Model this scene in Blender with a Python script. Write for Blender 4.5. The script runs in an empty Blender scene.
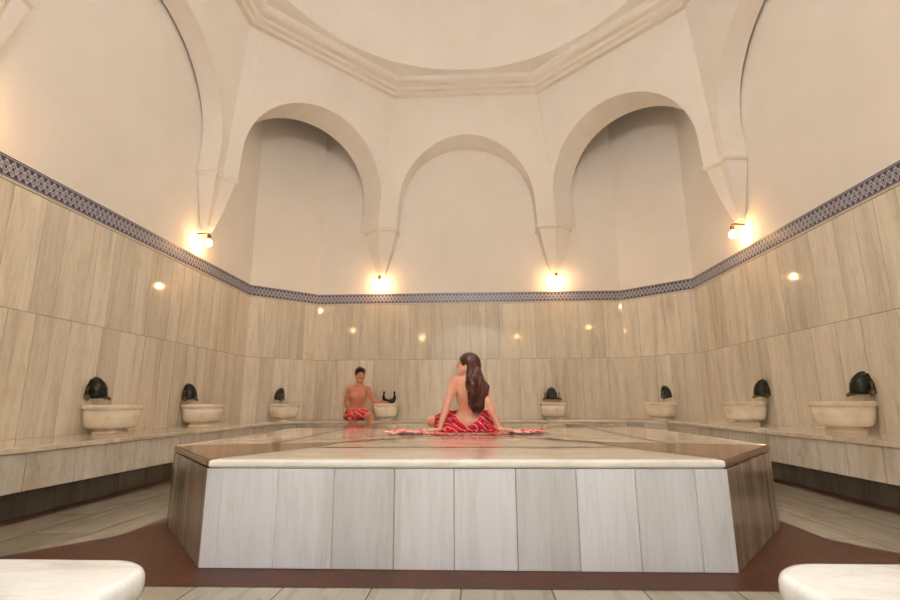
import bpy, bmesh, math, random
import numpy as np
from mathutils import Vector, Matrix
rnd = random.Random(7)
SC = bpy.context.scene
COL = SC.collection
PI = math.pi

# ------------------------------------------------------------------ materials
class NT:
    """small helper around a material's node tree"""
    def __init__(self, name):
        self.m = bpy.data.materials.new(name); self.m.use_nodes = True
        self.t = self.m.node_tree; self.n = self.t.nodes; self.l = self.t.links
        self.n.clear()
        self.out = self.n.new('ShaderNodeOutputMaterial')
        self.b = self.n.new('ShaderNodeBsdfPrincipled')
        self.l.new(self.b.outputs[0], self.out.inputs[0])
    def node(self, typ, **kw):
        x = self.n.new(typ)
        for k, v in kw.items(): setattr(x, k, v)
        return x
    def link(self, a, b): self.l.new(a, b)
    def val(self, sock, v):
        if hasattr(v, 'is_output') or isinstance(v, bpy.types.NodeSocket): self.l.new(v, sock)
        else: sock.default_value = v
    def math(self, op, a, b=None, c=None):
        x = self.node('ShaderNodeMath', operation=op)
        for i, v in enumerate((a, b, c)):
            if v is not None: self.val(x.inputs[i], v)
        return x.outputs[0]
    def mix(self, f, a, b, blend='MIX'):
        x = self.node('ShaderNodeMix', data_type='RGBA', blend_type=blend)
        self.val(x.inputs[0], f)
        for s, v in ((x.inputs[6], a), (x.inputs[7], b)):
            self.val(s, (*v, 1) if isinstance(v, tuple) and len(v) == 3 else v)
        return x.outputs[2]
    def coords(self, scale=(1, 1, 1), tone=None, rot=(0, 0, 0)):
        tc = self.node('ShaderNodeTexCoord'); mp = self.node('ShaderNodeMapping')
        mp.inputs['Scale'].default_value = scale; mp.inputs['Rotation'].default_value = rot
        self.link(tc.outputs['Object'], mp.inputs['Vector'])
        if tone is None: return mp.outputs[0]
        add = self.node('ShaderNodeVectorMath', operation='ADD')
        sc = self.node('ShaderNodeVectorMath', operation='SCALE')
        cb = self.node('ShaderNodeCombineXYZ')
        for i in range(3): self.link(tone, cb.inputs[i])
        self.link(cb.outputs[0], sc.inputs[0]); sc.inputs['Scale'].default_value = 61.0
        self.link(mp.outputs[0], add.inputs[0]); self.link(sc.outputs[0], add.inputs[1])
        return add.outputs[0]
    def noise(self, vec, scale=5, detail=4, rough=.55, dist=0):
        x = self.node('ShaderNodeTexNoise')
        self.link(vec, x.inputs['Vector'])
        x.inputs['Scale'].default_value = scale; x.inputs['Detail'].default_value = detail
        x.inputs['Roughness'].default_value = rough; x.inputs['Distortion'].default_value = dist
        return x.outputs[0]
    def ramp(self, f, stops):
        x = self.node('ShaderNodeValToRGB'); e = x.color_ramp.elements
        while len(e) < len(stops): e.new(.5)
        for i, (p, c) in enumerate(stops):
            e[i].position = p; e[i].color = (*c, 1) if len(c) == 3 else c
        self.link(f, x.inputs[0]); return x.outputs[0]
    def attr(self, name):
        x = self.node('ShaderNodeAttribute'); x.attribute_name = name; return x.outputs['Fac']
    def done(self, color, rough=.5, spec=.5, **kw):
        self.val(self.b.inputs['Base Color'], (*color, 1) if isinstance(color, tuple) else color)
        self.val(self.b.inputs['Roughness'], rough)
        self.b.inputs['Specular IOR Level'].default_value = spec
        for k, v in kw.items():
            self.val(self.b.inputs[k.replace('_', ' ')], v)
        return self.m
    def bump(self, h, strength=.1, dist=.01):
        x = self.node('ShaderNodeBump'); x.inputs['Strength'].default_value = strength
        x.inputs['Distance'].default_value = dist
        self.link(h, x.inputs['Height']); self.link(x.outputs[0], self.b.inputs['Normal'])

def marble(name, light, mid, dark, streak=(6, 6, .35), rough=.16, amount=1.0, stain=None, rot=(0, 0, 0)):
    t = NT(name); tone = t.attr('tone')
    v = t.coords(streak, tone, rot)
    n1 = t.noise(v, 1.6, 5, .6, .4)
    c = t.ramp(n1, [(.30, dark), (.46, mid), (.62, light), (.85, light)])
    n2 = t.noise(v, 5.5, 3, .6, .2)
    vein = t.ramp(n2, [(.44, (1, 1, 1)), (.50, (.80, .77, .72)), (.55, (1, 1, 1))])
    c = t.mix(.55 * amount, c, vein, 'MULTIPLY')
    tn = t.ramp(tone, [(0, (.82, .81, .79)), (.5, (.95, .95, .94)), (1, (1.0, 1.0, 1.0))])
    c = t.mix(1.0, c, tn, 'MULTIPLY')
    if stain:
        s = t.noise(t.coords((1, 1, 1)), 1.7, 4, .6)
        c = t.mix(t.ramp(s, [(.60, (0, 0, 0)), (.78, (.55, .55, .55))]), c, stain)
    return t.done(c, rough, .5)

M = {}
M['wall_marble'] = marble('wall_marble', (.82, .76, .645), (.76, .70, .585), (.60, .545, .45), (3.6, 3.6, .3), rough=.06, stain=(.62, .47, .24))
M['bench_marble'] = marble('bench_marble', (.70, .665, .59), (.62, .58, .50), (.46, .42, .355), (3.5, 3.5, .8), .2, stain=(.60, .42, .25))
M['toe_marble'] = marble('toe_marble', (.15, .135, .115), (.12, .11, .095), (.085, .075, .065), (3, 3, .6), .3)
M['platform_marble'] = marble('platform_marble', (.72, .72, .74), (.68, .675, .685), (.54, .525, .51), (2.4, 2.4, .2), .2, .6)
M['striped_marble'] = marble('striped_marble', (.43, .35, .27), (.31, .245, .185), (.18, .135, .10), (4.5, 4.5, .2), .2)
M['slab_marble'] = marble('slab_marble', (.80, .73, .62), (.74, .665, .55), (.63, .55, .44), (1.2, 3.5, 1.2), .10, .6)
M['cream_marble'] = marble('cream_marble', (.90, .83, .70), (.86, .78, .65), (.75, .66, .53), (4, 4, 6), .25, .5)
M['white_marble'] = marble('white_marble', (.84, .83, .80), (.79, .78, .74), (.66, .64, .58), (1.5, 5, 2), .15, .5)
M['edge_marble'] = marble('edge_marble', (.84, .80, .74), (.80, .75, .68), (.70, .64, .56), (3, 3, 8), .12, .3)

def brown(name, a, b, rough):
    t = NT(name); v = t.coords((1, 1, 1))
    n = t.noise(v, 9, 8, .8); c = t.ramp(n, [(.3, a), (.62, b), (.80, tuple(min(1, x * 2.3) for x in b))])
    return t.done(c, rough, .3)
M['brown_inlay'] = brown('brown_inlay', (.13, .060, .026), (.21, .105, .048), .14)
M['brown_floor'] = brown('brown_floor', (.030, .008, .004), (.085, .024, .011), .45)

t = NT('plaster'); v = t.coords((1, 1, 1))
n = t.noise(v, 1.1, 5, .6); f = t.noise(v, 45, 4, .7)
c = t.ramp(n, [(.3, (.83, .795, .74)), (.7, (.875, .85, .80))])
t.bump(f, .12, .004)
M['plaster'] = t.done(c, .75, .25)
t = NT('moulding_plaster'); M['moulding'] = t.done(t.ramp(t.noise(t.coords((1, 1, 1)), 6, 3), [(.3, (.82, .77, .69)), (.7, (.86, .81, .74))]), .7, .25)
t = NT('grout'); M['grout'] = t.done(t.ramp(t.noise(t.coords((1, 1, 1)), 6, 3), [(.3, (.34, .27, .19)), (.7, (.50, .42, .32))]), .8, .2)

# floor: big pale marble slabs with fine joints
t = NT('floor_marble')
tc = t.node('ShaderNodeTexCoord'); br = t.node('ShaderNodeTexBrick')
mp = t.node('ShaderNodeMapping'); mp.inputs['Rotation'].default_value = (0, 0, PI / 2)
t.link(tc.outputs['Object'], mp.inputs[0]); t.link(mp.outputs[0], br.inputs['Vector'])
br.inputs['Scale'].default_value = 1.0; br.inputs['Brick Width'].default_value = 1.15
br.inputs['Row Height'].default_value = .42; br.inputs['Mortar Size'].default_value = .004
br.inputs['Color1'].default_value = (.31, .28, .21, 1); br.inputs['Color2'].default_value = (.37, .34, .27, 1)
br.inputs['Mortar'].default_value = (.14, .11, .075, 1); br.inputs['Bias'].default_value = 0
vn = t.noise(t.coords((5, .8, 1), rot=(0, 0, .25)), 2.2, 5, .6, .5)
c = t.mix(.8, br.outputs['Color'], t.ramp(vn, [(.40, (.80, .77, .70)), (.50, (1, 1, 1)), (.7, (.95, .94, .9))]), 'MULTIPLY')
M['floor'] = t.done(c, .16, .5)

# blue and white interlace frieze, UV: u = length / height, v = 0..1
t = NT('frieze_tile'); uv = t.node('ShaderNodeUVMap'); sp = t.node('ShaderNodeSeparateXYZ'); t.link(uv.outputs[0], sp.inputs[0])
U, V = sp.outputs[0], sp.outputs[1]
def strand(ph, amp, freq, w):
    s = t.math('SINE', t.math('MULTIPLY_ADD', U, freq * 2 * PI, ph))
    d = t.math('ABSOLUTE', t.math('SUBTRACT', V, t.math('MULTIPLY_ADD', s, amp, .53)))
    return t.math('LESS_THAN', d, w)
m = strand(0, .27, 1.5, .06)
for ph, amp, fr, w in ((PI, .27, 1.5, .06), (PI / 2, .13, 3.0, .028), (3 * PI / 2, .13, 3.0, .028)):
    m = t.math('MAXIMUM', m, strand(ph, amp, fr, w))
core = t.math('MAXIMUM', strand(0, .27, 1.5, .014), strand(PI, .27, 1.5, .014))
m = t.math('SUBTRACT', m, core)
inn = t.math('MULTIPLY', t.math('GREATER_THAN', V, .19), t.math('LESS_THAN', V, .88))
c = t.mix(t.math('MULTIPLY', m, inn), (.022, .024, .055), (.56, .54, .58))
edge = t.math('MAXIMUM', t.math('MULTIPLY', t.math('GREATER_THAN', V, .90), t.math('LESS_THAN', V, .955)),
              t.math('MULTIPLY', t.math('GREATER_THAN', V, .145), t.math('LESS_THAN', V, .17)))
c = t.mix(edge, c, (.30, .30, .33))
c = t.mix(t.math('LESS_THAN', V, .115), c, (.60, .53, .42))
jt = t.math('LESS_THAN', t.math('FRACT', t.math('MULTIPLY', U, .62)), .012)
c = t.mix(jt, c, (.10, .09, .10))
M['frieze'] = t.done(c, .38, .5)

def metal(name, a, b, rough):
    t = NT(name); n = t.noise(t.coords((1, 1, 1)), 28, 4)
    return t.done(t.ramp(n, [(.35, a), (.7, b)]), rough, .5, Metallic=.75)
M['bronze'] = metal('dark_bronze', (.010, .011, .010), (.028, .030, .024), .3)
M['brass'] = metal('tarnished_brass', (.13, .075, .03), (.26, .17, .07), .35)
t = NT('bulb'); M['bulb'] = t.done((1, .8, .5), .3, .5, Emission_Color=(1, .55, .24, 1), Emission_Strength=95.0)
t = NT('added_dome_glow'); M['eye'] = t.done((.9, .9, .88), .3, .5, Emission_Color=(1, .92, .84, 1), Emission_Strength=4.0)  # glow for the discs added in the unseen part of the dome
t = NT('dark_wood'); M['wood'] = t.done(t.ramp(t.noise(t.coords((8, 8, .6)), 3, 4), [(.3, (.10, .05, .025)), (.7, (.2, .1, .05))]), .4)
t = NT('added_pane_glow'); M['added_pane_glow'] = t.done((.9, .95, 1), .3, .5, Emission_Color=(.9, .95, 1, 1), Emission_Strength=2.0)  # glow for the panes of the added window and skylight

def skin(name, a, b, sss=.0):
    t = NT(name); n = t.noise(t.coords((1, 1, 1)), 9, 4)
    return t.done(t.ramp(n, [(.3, a), (.7, b)]), .42, .45)
M['skin_w'] = skin('woman_skin', (.63, .31, .21), (.70, .37, .26))
M['skin_m'] = skin('man_skin', (.52, .205, .112), (.60, .25, .145))
M['lips'] = skin('lip_skin', (.44, .125, .09), (.5, .15, .11))
M['eye_white'] = skin('eyeball', (.46, .40, .36), (.5, .44, .40))
M['brow'] = skin('brow_hair', (.035, .018, .012), (.05, .025, .018))
def hairmat(name, a, b, sc):
    t = NT(name); n = t.noise(t.coords(sc), 30, 4, .7)
    t.bump(n, .6, .01)
    return t.done(t.ramp(n, [(.35, a), (.7, b)]), .4, .4)
M['hair_w'] = hairmat('long_brown_hair', (.026, .008, .005), (.125, .032, .018), (1, 1, .12))
M['hair_m'] = hairmat('short_black_hair', (.008, .006, .006), (.03, .02, .017), (1, 1, 1))
def cloth(name, red, pink, white, s1, thr):
    t = NT(name)
    def wave(axis, sc, dist):
        w = t.node('ShaderNodeTexWave'); w.bands_direction = axis
        w.inputs['Scale'].default_value = sc; w.inputs['Distortion'].default_value = dist
        w.inputs['Detail Scale'].default_value = 3
        t.link(t.coords((1, 1, 1)), w.inputs['Vector']); return w.outputs['Fac']
    sx = t.ramp(wave('DIAGONAL', s1, 3.0), [(thr, (0, 0, 0)), (thr + .05, (1, 1, 1))])
    sy = t.ramp(wave('Y', s1 * .8, 5.0), [(thr + .04, (0, 0, 0)), (thr + .09, (1, 1, 1))])
    n = t.noise(t.coords((1, 1, 1)), 22, 3)
    c = t.ramp(n, [(.35, red), (.58, red), (.66, pink)])
    c = t.mix(t.math('MULTIPLY', sx, .9), c, white); c = t.mix(t.math('MULTIPLY', sy, .75), c, pink)
    return t.done(c, .85, .2)
M['cloth_wrap'] = cloth('red_white_wrap', (.46, .008, .028), (.62, .07, .10), (.85, .66, .62), 7.0, .945)
M['cloth_man'] = cloth('red_white_waistcloth', (.50, .014, .028), (.62, .10, .11), (.85, .70, .66), 5.0, .91)
t = NT('red_white_bath_cloth'); vo = t.node('ShaderNodeTexVoronoi'); vo.inputs['Scale'].default_value = 24
t.link(t.coords((1, .5, 1)), vo.inputs['Vector'])
n = t.noise(t.coords((1, .6, 1)), 17, 4, .6)
c = t.ramp(n, [(.34, (.58, .03, .05)), (.46, (.66, .12, .12)), (.54, (.80, .46, .40)), (.66, (.84, .62, .54))])
c = t.mix(t.ramp(vo.outputs['Distance'], [(.22, (.85, .85, .85)), (.32, (0, 0, 0))]), c, (.84, .66, .58))
M['cloth_spread'] = t.done(c, .85, .2)

# ------------------------------------------------------------------ object helpers
def link(o, parent=None):
    COL.objects.link(o)
    if parent is not None: o.parent = parent
    return o
def mesh_obj(name, verts, faces, mat, parent=None, smooth=False, tones=None, mats=None, midx=None, uvs=None):
    me = bpy.data.meshes.new(name)
    me.from_pydata([tuple(v) for v in verts], [], [tuple(f) for f in faces])
    for mm in (mats or [mat]): me.materials.append(mm)
    if midx is not None: me.polygons.foreach_set('material_index', list(midx))
    if smooth: me.polygons.foreach_set('use_smooth', [True] * len(me.polygons))
    at = me.attributes.new('tone', 'FLOAT', 'FACE')
    at.data.foreach_set('value', tones if tones is not None else [.6] * len(me.polygons))
    if uvs is not None:
        l = me.uv_layers.new(name='UVMap')
        for i, u in enumerate(uvs): l.data[i].uv = u
    me.update()
    return link(bpy.data.objects.new(name, me), parent)
def bm_obj(name, bm, mat, parent=None, smooth=False, bevel=0, seg=2):
    bmesh.ops.recalc_face_normals(bm, faces=bm.faces)
    me = bpy.data.meshes.new(name); bm.to_mesh(me); bm.free()
    me.materials.append(mat)
    if smooth: me.polygons.foreach_set('use_smooth', [True] * len(me.polygons))
    o = link(bpy.data.objects.new(name, me), parent)
    if bevel:
        b = o.modifiers.new('bevel', 'BEVEL'); b.width = bevel; b.segments = seg; b.limit_method = 'ANGLE'; b.angle_limit = .6
    return o
def empty(name, loc=(0, 0, 0), rz=0):
    o = bpy.data.objects.new(name, None); o.location = loc; o.rotation_euler = (0, 0, rz); o.empty_display_size = .1
    return link(o)
def tag(o, label, cat, group=None):
    o['label'] = label; o['category'] = cat
    if group: o['group'] = group
    return o
def struct(o):
    o['kind'] = 'structure'; return o

class MB:
    """collects boxes / prisms with a tone per piece into one mesh"""
    def __init__(self): self.v = []; self.f = []; self.t = []; self.mi = []
    def add(self, vs, fs, tone=.6, mi=0):
        b = len(self.v); self.v += [tuple(x) for x in vs]
        self.f += [tuple(i + b for i in f) for f in fs]; self.t += [tone] * len(fs); self.mi += [mi] * len(fs)
    def prism(self, poly, z0, z1, tone=.6, mi=0):
        n = len(poly); vs = [(x, y, z0) for x, y in poly] + [(x, y, z1) for x, y in poly]
        fs = [tuple(range(n))[::-1], tuple(range(n, 2 * n))] + [(i, (i + 1) % n, n + (i + 1) % n, n + i) for i in range(n)]
        self.add(vs, fs, tone, mi)
    def slab_between(self, a0, a1, b0, b1, z0, z1, tone=.6, mi=0):
        self.prism([a0, a1, b1, b0], z0, z1, tone, mi)
    def obj(self, name, mats, parent=None, smooth=False):
        mats = mats if isinstance(mats, list) else [mats]
        o = mesh_obj(name, self.v, self.f, None, parent, smooth, self.t, mats, self.mi)
        bm = bmesh.new(); bm.from_mesh(o.data); bmesh.ops.recalc_face_normals(bm, faces=bm.faces); bm.to_mesh(o.data); bm.free()
        return o
def bev(o, w, seg=2):
    b = o.modifiers.new('bevel', 'BEVEL'); b.width = w; b.segments = seg; b.limit_method = 'ANGLE'; b.angle_limit = .6
    return o

def loft(name, rings, mat, parent=None, smooth=True, cap0=True, cap1=True):
    n = len(rings[0]); vs = [p for r in rings for p in r]; fs = []
    for i in range(len(rings) - 1):
        for j in range(n):
            a, b = i * n + j, i * n + (j + 1) % n
            fs.append((a, b, b + n, a + n))
    if cap0: fs.append(tuple(range(n))[::-1])
    if cap1: fs.append(tuple(range((len(rings) - 1) * n, len(rings) * n)))
    return mesh_obj(name, vs, fs, mat, parent, smooth)
def superring(a, b, z, n=40, e=.5, cx=0, cy=0):
    out = []
    for k in range(n):
        t = 2 * PI * k / n; c, s = math.cos(t), math.sin(t)
        out.append((cx + a * math.copysign(abs(c) ** e, c), cy + b * math.copysign(abs(s) ** e, s), z))
    return out
def tube(name, pts, rad, mat, parent=None, n=10):
    pts = [Vector(p) for p in pts]; rad = rad if isinstance(rad, list) else [rad] * len(pts)
    rings = []
    for i, p in enumerate(pts):
        d = (pts[min(i + 1, len(pts) - 1)] - pts[max(i - 1, 0)]).normalized()
        u = d.cross(Vector((0, 1, 0)))
        if u.length < .1: u = d.cross(Vector((1, 0, 0)))
        u.normalize(); w = d.cross(u)
        rings.append([tuple(p + rad[i] * (math.cos(2 * PI * k / n) * u + math.sin(2 * PI * k / n) * w)) for k in range(n)])
    return loft(name, rings, mat, parent)
def sphere(name, c, r, mat, parent=None, sx=1, sy=1, sz=1):
    bm = bmesh.new(); bmesh.ops.create_uvsphere(bm, u_segments=20, v_segments=14, radius=r)
    bmesh.ops.scale(bm, vec=(sx, sy, sz), verts=bm.verts); bmesh.ops.translate(bm, vec=c, verts=bm.verts)
    return bm_obj(name, bm, mat, parent, True)

# ------------------------------------------------------------------ plan of the room
W, D, YL, XB = 4.165, 9.92, 8.96, 3.123
YF, YLF = 1.20, 2.10           # front wall and front chamfer
PLAN = [(-W, YLF), (-W, YL), (-XB, D), (XB, D), (W, YL), (W, YLF)]
def line_x(p, d, q, e):
    den = d[0] * e[1] - d[1] * e[0]; t = ((q[0] - p[0]) * e[1] - (q[1] - p[1]) * e[0]) / den
    return (p[0] + t * d[0], p[1] + t * d[1])
def offset(d, plan=PLAN):
    segs = []
    for a, b in zip(plan[:-1], plan[1:]):
        L = math.hypot(b[0] - a[0], b[1] - a[1]); ux, uy = (b[0] - a[0]) / L, (b[1] - a[1]) / L
        nx, ny = uy, -ux
        segs.append(((a[0] + nx * d, a[1] + ny * d), (ux, uy), (b[0] + nx * d, b[1] + ny * d)))
    out = [segs[0][0]]
    for s, r in zip(segs[:-1], segs[1:]): out.append(line_x(s[0], s[1], r[0], r[1]))
    out.append(segs[-1][2]); return out
ZB, ZM, ZF0, ZF1 = .545, 1.7166, 2.861, 3.0846       # bench top, course joint, frieze bottom/top
ZC, ZK = 4.43, 7.40                                    # corbel top, cornice bottom
NAMES = ['wall_left', 'wall_back_left', 'wall_back', 'wall_back_right', 'wall_right']
back_seams = [-2.78, -2.51, -2.22, -1.93, -1.5, -1.19, -.78, -.52, -.25, .03, .36, .66, 1.02, 1.35, 1.65, 1.97, 2.26, 2.60, 2.76]
def lerp(a, b, t): return tuple(x + (y - x) * t for x, y in zip(a, b))

I0, I1 = offset(0), offset(.016)
o25 = offset(-.25)
walls = {}
for i, nm in enumerate(NAMES):
    a, b = PLAN[i], PLAN[i + 1]
    if nm == 'wall_left': o_a, o_b = (a[0] - .25, a[1]), o25[i + 1]
    elif nm == 'wall_right': o_a, o_b = o25[i], (b[0] + .25, b[1])
    else: o_a, o_b = o25[i], o25[i + 1]
    mb = MB(); mb.slab_between(a, b, o_a, o_b, 0, 7.7)
    w = walls[nm] = struct(mb.obj(nm, M['plaster']))
    L = math.hypot(b[0] - a[0], b[1] - a[1])
    a1, b1 = I1[i], I1[i + 1]
    # marble cladding in two courses, panels standing side by side with thin joints
    cl = MB(); g = .0034
    back = offset(.0125)
    cl.slab_between(a, b, back[i], back[i + 1], ZB - .06, ZF0, .5, 1)
    for row, (z0, z1) in enumerate(((ZB - .05, ZM - .005), (ZM + .005, ZF0 - .004))):
        if nm == 'wall_back':
            cuts = [(x + XB + (rnd.uniform(-.02, .02) if row else 0)) / L for x in back_seams]
        else:
            cuts = []; x = 0
            while True:
                x += rnd.choice((.30, .36, .42, .27, .45)) if nm in ('wall_left', 'wall_right') else rnd.uniform(.22, .33)
                if x > L - .16: break
                cuts.append(x / L)
        cuts = [0] + cuts + [1]
        for t0, t1 in zip(cuts[:-1], cuts[1:]):
            e0, e1 = t0 + (g / L if t0 else 0), t1 - (g / L if t1 < 1 else 0)
            pr = .004 if row == 0 else 0
            base_a, base_b = lerp(a, b, e0), lerp(a, b, e1)
            fa, fb = lerp(a1, b1, e0), lerp(a1, b1, e1)
            if pr:
                i2 = offset(.016 + pr); fa, fb = lerp(i2[i], i2[i + 1], e0), lerp(i2[i], i2[i + 1], e1)
            cl.slab_between(base_a, base_b, fa, fb, z0, z1, rnd.random())
    bev(cl.obj('marble_cladding', [M['wall_marble'], M['grout']], w), .002, 1)
    # frieze
    f0, f1 = offset(.022)[i], offset(.022)[i + 1]
    vs, fs, uvs = [], [], []
    H = ZF1 - ZF0
    pts = [(a, ZF0), (b, ZF0), (f1, ZF0), (f0, ZF0), (a, ZF1), (b, ZF1), (f1, ZF1), (f0, ZF1)]
    vs = [(p[0], p[1], z) for p, z in pts]
    fs = [(3, 2, 6, 7), (7, 6, 5, 4), (0, 1, 2, 3), (0, 3, 7, 4), (1, 5, 6, 2)]
    LL = L / H
    uvs = [(0, 0), (LL, 0), (LL, 1), (0, 1)] + [(0, .98), (LL, .98), (LL, .98), (0, .98)] + [(0, .05)] * 4 + [(0, .5)] * 8
    mesh_obj('tile_frieze', vs, fs, M['frieze'], w, uvs=uvs)

# front side of the room (behind and beside the camera): two chamfers, a wall with an open arch, a vestibule with a door
def wallbox(name, a, b, oa, ob, z0=0, z1=7.7):
    mb = MB(); mb.slab_between(a, b, oa, ob, z0, z1); return struct(mb.obj(name, M['plaster']))
wallbox('wall_front_left', (-W, YLF), (-XB, YF), (-W - .25, YLF - .1), (-XB - .1, YF - .25))
wallbox('wall_front_right', (XB, YF), (W, YLF), (XB + .1, YF - .25), (W + .25, YLF - .1))
OX = 1.52
mb = MB()
mb.prism([(-XB, YF), (-OX, YF), (-OX, YF - .3), (-XB - .1, YF - .3)], 0, 7.7)
mb.prism([(OX, YF), (XB, YF), (XB + .1, YF - .3), (OX, YF - .3)], 0, 7.7)
NA = 24
arc = [(-OX * math.cos(PI * k / NA), 2.6 + OX * .80 * math.sin(PI * k / NA)) for k in range(NA + 1)]  # unseen arch kept low to block the skylight's reflection in the back wall
WX, WZ0, WZ1 = .85, 4.75, 6.05                          # unseen lunette window above the arch, added for frontal light
for (x0, z0), (x1, z1) in zip(arc[:-1], arc[1:]):
    mb.add([(x0, YF, z0), (x1, YF, z1), (x1, YF - .3, z1), (x0, YF - .3, z0), (x0, YF, WZ0), (x1, YF, WZ0), (x1, YF - .3, WZ0), (x0, YF - .3, WZ0)],
           [(0, 1, 5, 4), (3, 2, 6, 7), (0, 3, 2, 1), (4, 5, 6, 7)])
for x0, x1, z0, z1 in ((-OX, -WX, WZ0, WZ1), (WX, OX, WZ0, WZ1), (-OX, OX, WZ1, 7.7)):
    mb.prism([(x0, YF), (x1, YF), (x1, YF - .3), (x0, YF - .3)], z0, z1)
struct(mb.obj('wall_front', M['plaster']))
YV = -1.9
wallbox('wall_vestibule_left', (-OX, YV), (-OX, YF - .3), (-OX - .2, YV), (-OX - .2, YF - .3), 0, 4.8)
wallbox('wall_vestibule_right', (OX, YV), (OX, YF - .3), (OX + .2, YV), (OX + .2, YF - .3), 0, 4.8)
mb = MB()
mb.prism([(-OX - .2, YV), (-.8, YV), (-.8, YV - .25), (-OX - .2, YV - .25)], 0, 4.8)
mb.prism([(.8, YV), (OX + .2, YV), (OX + .2, YV - .25), (.8, YV - .25)], 0, 4.8)
mb.prism([(-.8, YV), (.8, YV), (.8, YV - .25), (-.8, YV - .25)], 2.4, 4.8)
struct(mb.obj('wall_vestibule_end', M['plaster']))
mb = MB()
SKX, SK0, SK1 = .9, -1.3, .3                            # opening for the unseen skylight, added as cool fill
for x0, x1, y0, y1 in ((-OX - .2, -SKX, YV - .25, YF - .3), (SKX, OX + .2, YV - .25, YF - .3), (-SKX, SKX, YV - .25, SK0), (-SKX, SKX, SK1, YF - .3)):
    mb.prism([(x0, y0), (x1, y0), (x1, y1), (x0, y1)], 4.8, 4.95)
struct(mb.obj('ceiling_vestibule', M['plaster']))
def frame(mbx, horiz, x0, x1, a0, a1, p0, p1, w=.06):
    for bx0, bx1, ba0, ba1 in ((x0, x0 + w, a0, a1), (x1 - w, x1, a0, a1), (x0 + w, x1 - w, a0, a0 + w), (x0 + w, x1 - w, a1 - w, a1), (-w / 2, w / 2, a0 + w, a1 - w)):
        if horiz: mbx.prism([(bx0, ba0), (bx1, ba0), (bx1, ba1), (bx0, ba1)], p0, p1)
        else: mbx.prism([(bx0, p0), (bx1, p0), (bx1, p1), (bx0, p1)], ba0, ba1)
mb = MB(); frame(mb, True, -SKX, SKX, SK0, SK1, 4.86, 4.92)
w2 = struct(mb.obj('added_skylight_2', M['wood']))  # skylight frame, added out of view to carry the cool fill
mb = MB(); mb.prism([(-SKX, SK0), (SKX, SK0), (SKX, SK1), (-SKX, SK1)], 4.90, 4.91); mb.obj('added_glow_pane', M['added_pane_glow'], w2)
mb = MB(); frame(mb, False, -WX, WX, WZ0, WZ1, YF - .20, YF - .14)
w1 = struct(mb.obj('added_window_1', M['wood']))  # window frame, added out of view to carry the frontal fill
mb = MB(); mb.prism([(-WX, YF - .18), (WX, YF - .18), (WX, YF - .17), (-WX, YF - .17)], WZ0, WZ1); mb.obj('added_glow_pane', M['added_pane_glow'], w1)
mb = MB()
for x0, x1 in ((-.8, -.4), (-.397, -.003), (0, .397), (.4, .8)): mb.prism([(x0, YV - .06), (x1, YV - .06), (x1, YV - .12), (x0, YV - .12)], 0.004, 2.4)
dr = struct(mb.obj('door_1', M['wood']))
sphere('door_handle', (.06, YV - .03, 1.05), .035, M['brass'], dr)

# floor with red-brown inlay bands
FX, FY, PX, PY = 1.398, 2.767, 2.160, 3.707
PYB, FYB = 6.40, 7.35                                  # platform back
mb = MB(); mb.prism([(-W - .2, YV - .3), (W + .2, YV - .3), (W + .2, D + .2), (-W - .2, D + .2)], -.12, 0)
floor = struct(mb.obj('floor', M['floor']))
OCT = [(-FX, FY), (-PX, PY), (-PX, PYB), (-FX, FYB), (FX, FYB), (PX, PYB), (PX, PY), (FX, FY)]
inl = MB(); e = .0025
def flat(mbx, poly, z=e, tone=.6): mbx.add([(x, y, z) for x, y in poly], [tuple(range(len(poly)))], tone)
RING = [(-1.56, 2.50), (-2.285, 3.40), (-2.285, 6.55), (-1.5, 7.58), (1.5, 7.58), (2.285, 6.55), (2.285, 3.40), (1.52, 2.53)]
for i in range(8): flat(inl, [OCT[i], OCT[(i + 1) % 8], RING[(i + 1) % 8], RING[i]])
for s in (-1, 1):
    P, Q = (RING[1], RING[0]) if s < 0 else (RING[6], RING[7])
    dx, dy = s * .62, -.79
    flat(inl, [P, (P[0] + dx * 1.3, P[1] + dy * 1.3), (Q[0] + dx * 1.2, Q[1] + dy * 1.2), Q])
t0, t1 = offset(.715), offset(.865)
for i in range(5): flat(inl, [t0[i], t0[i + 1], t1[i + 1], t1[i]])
inl.obj('floor_inlay', M['brown_floor'], floor)

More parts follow.
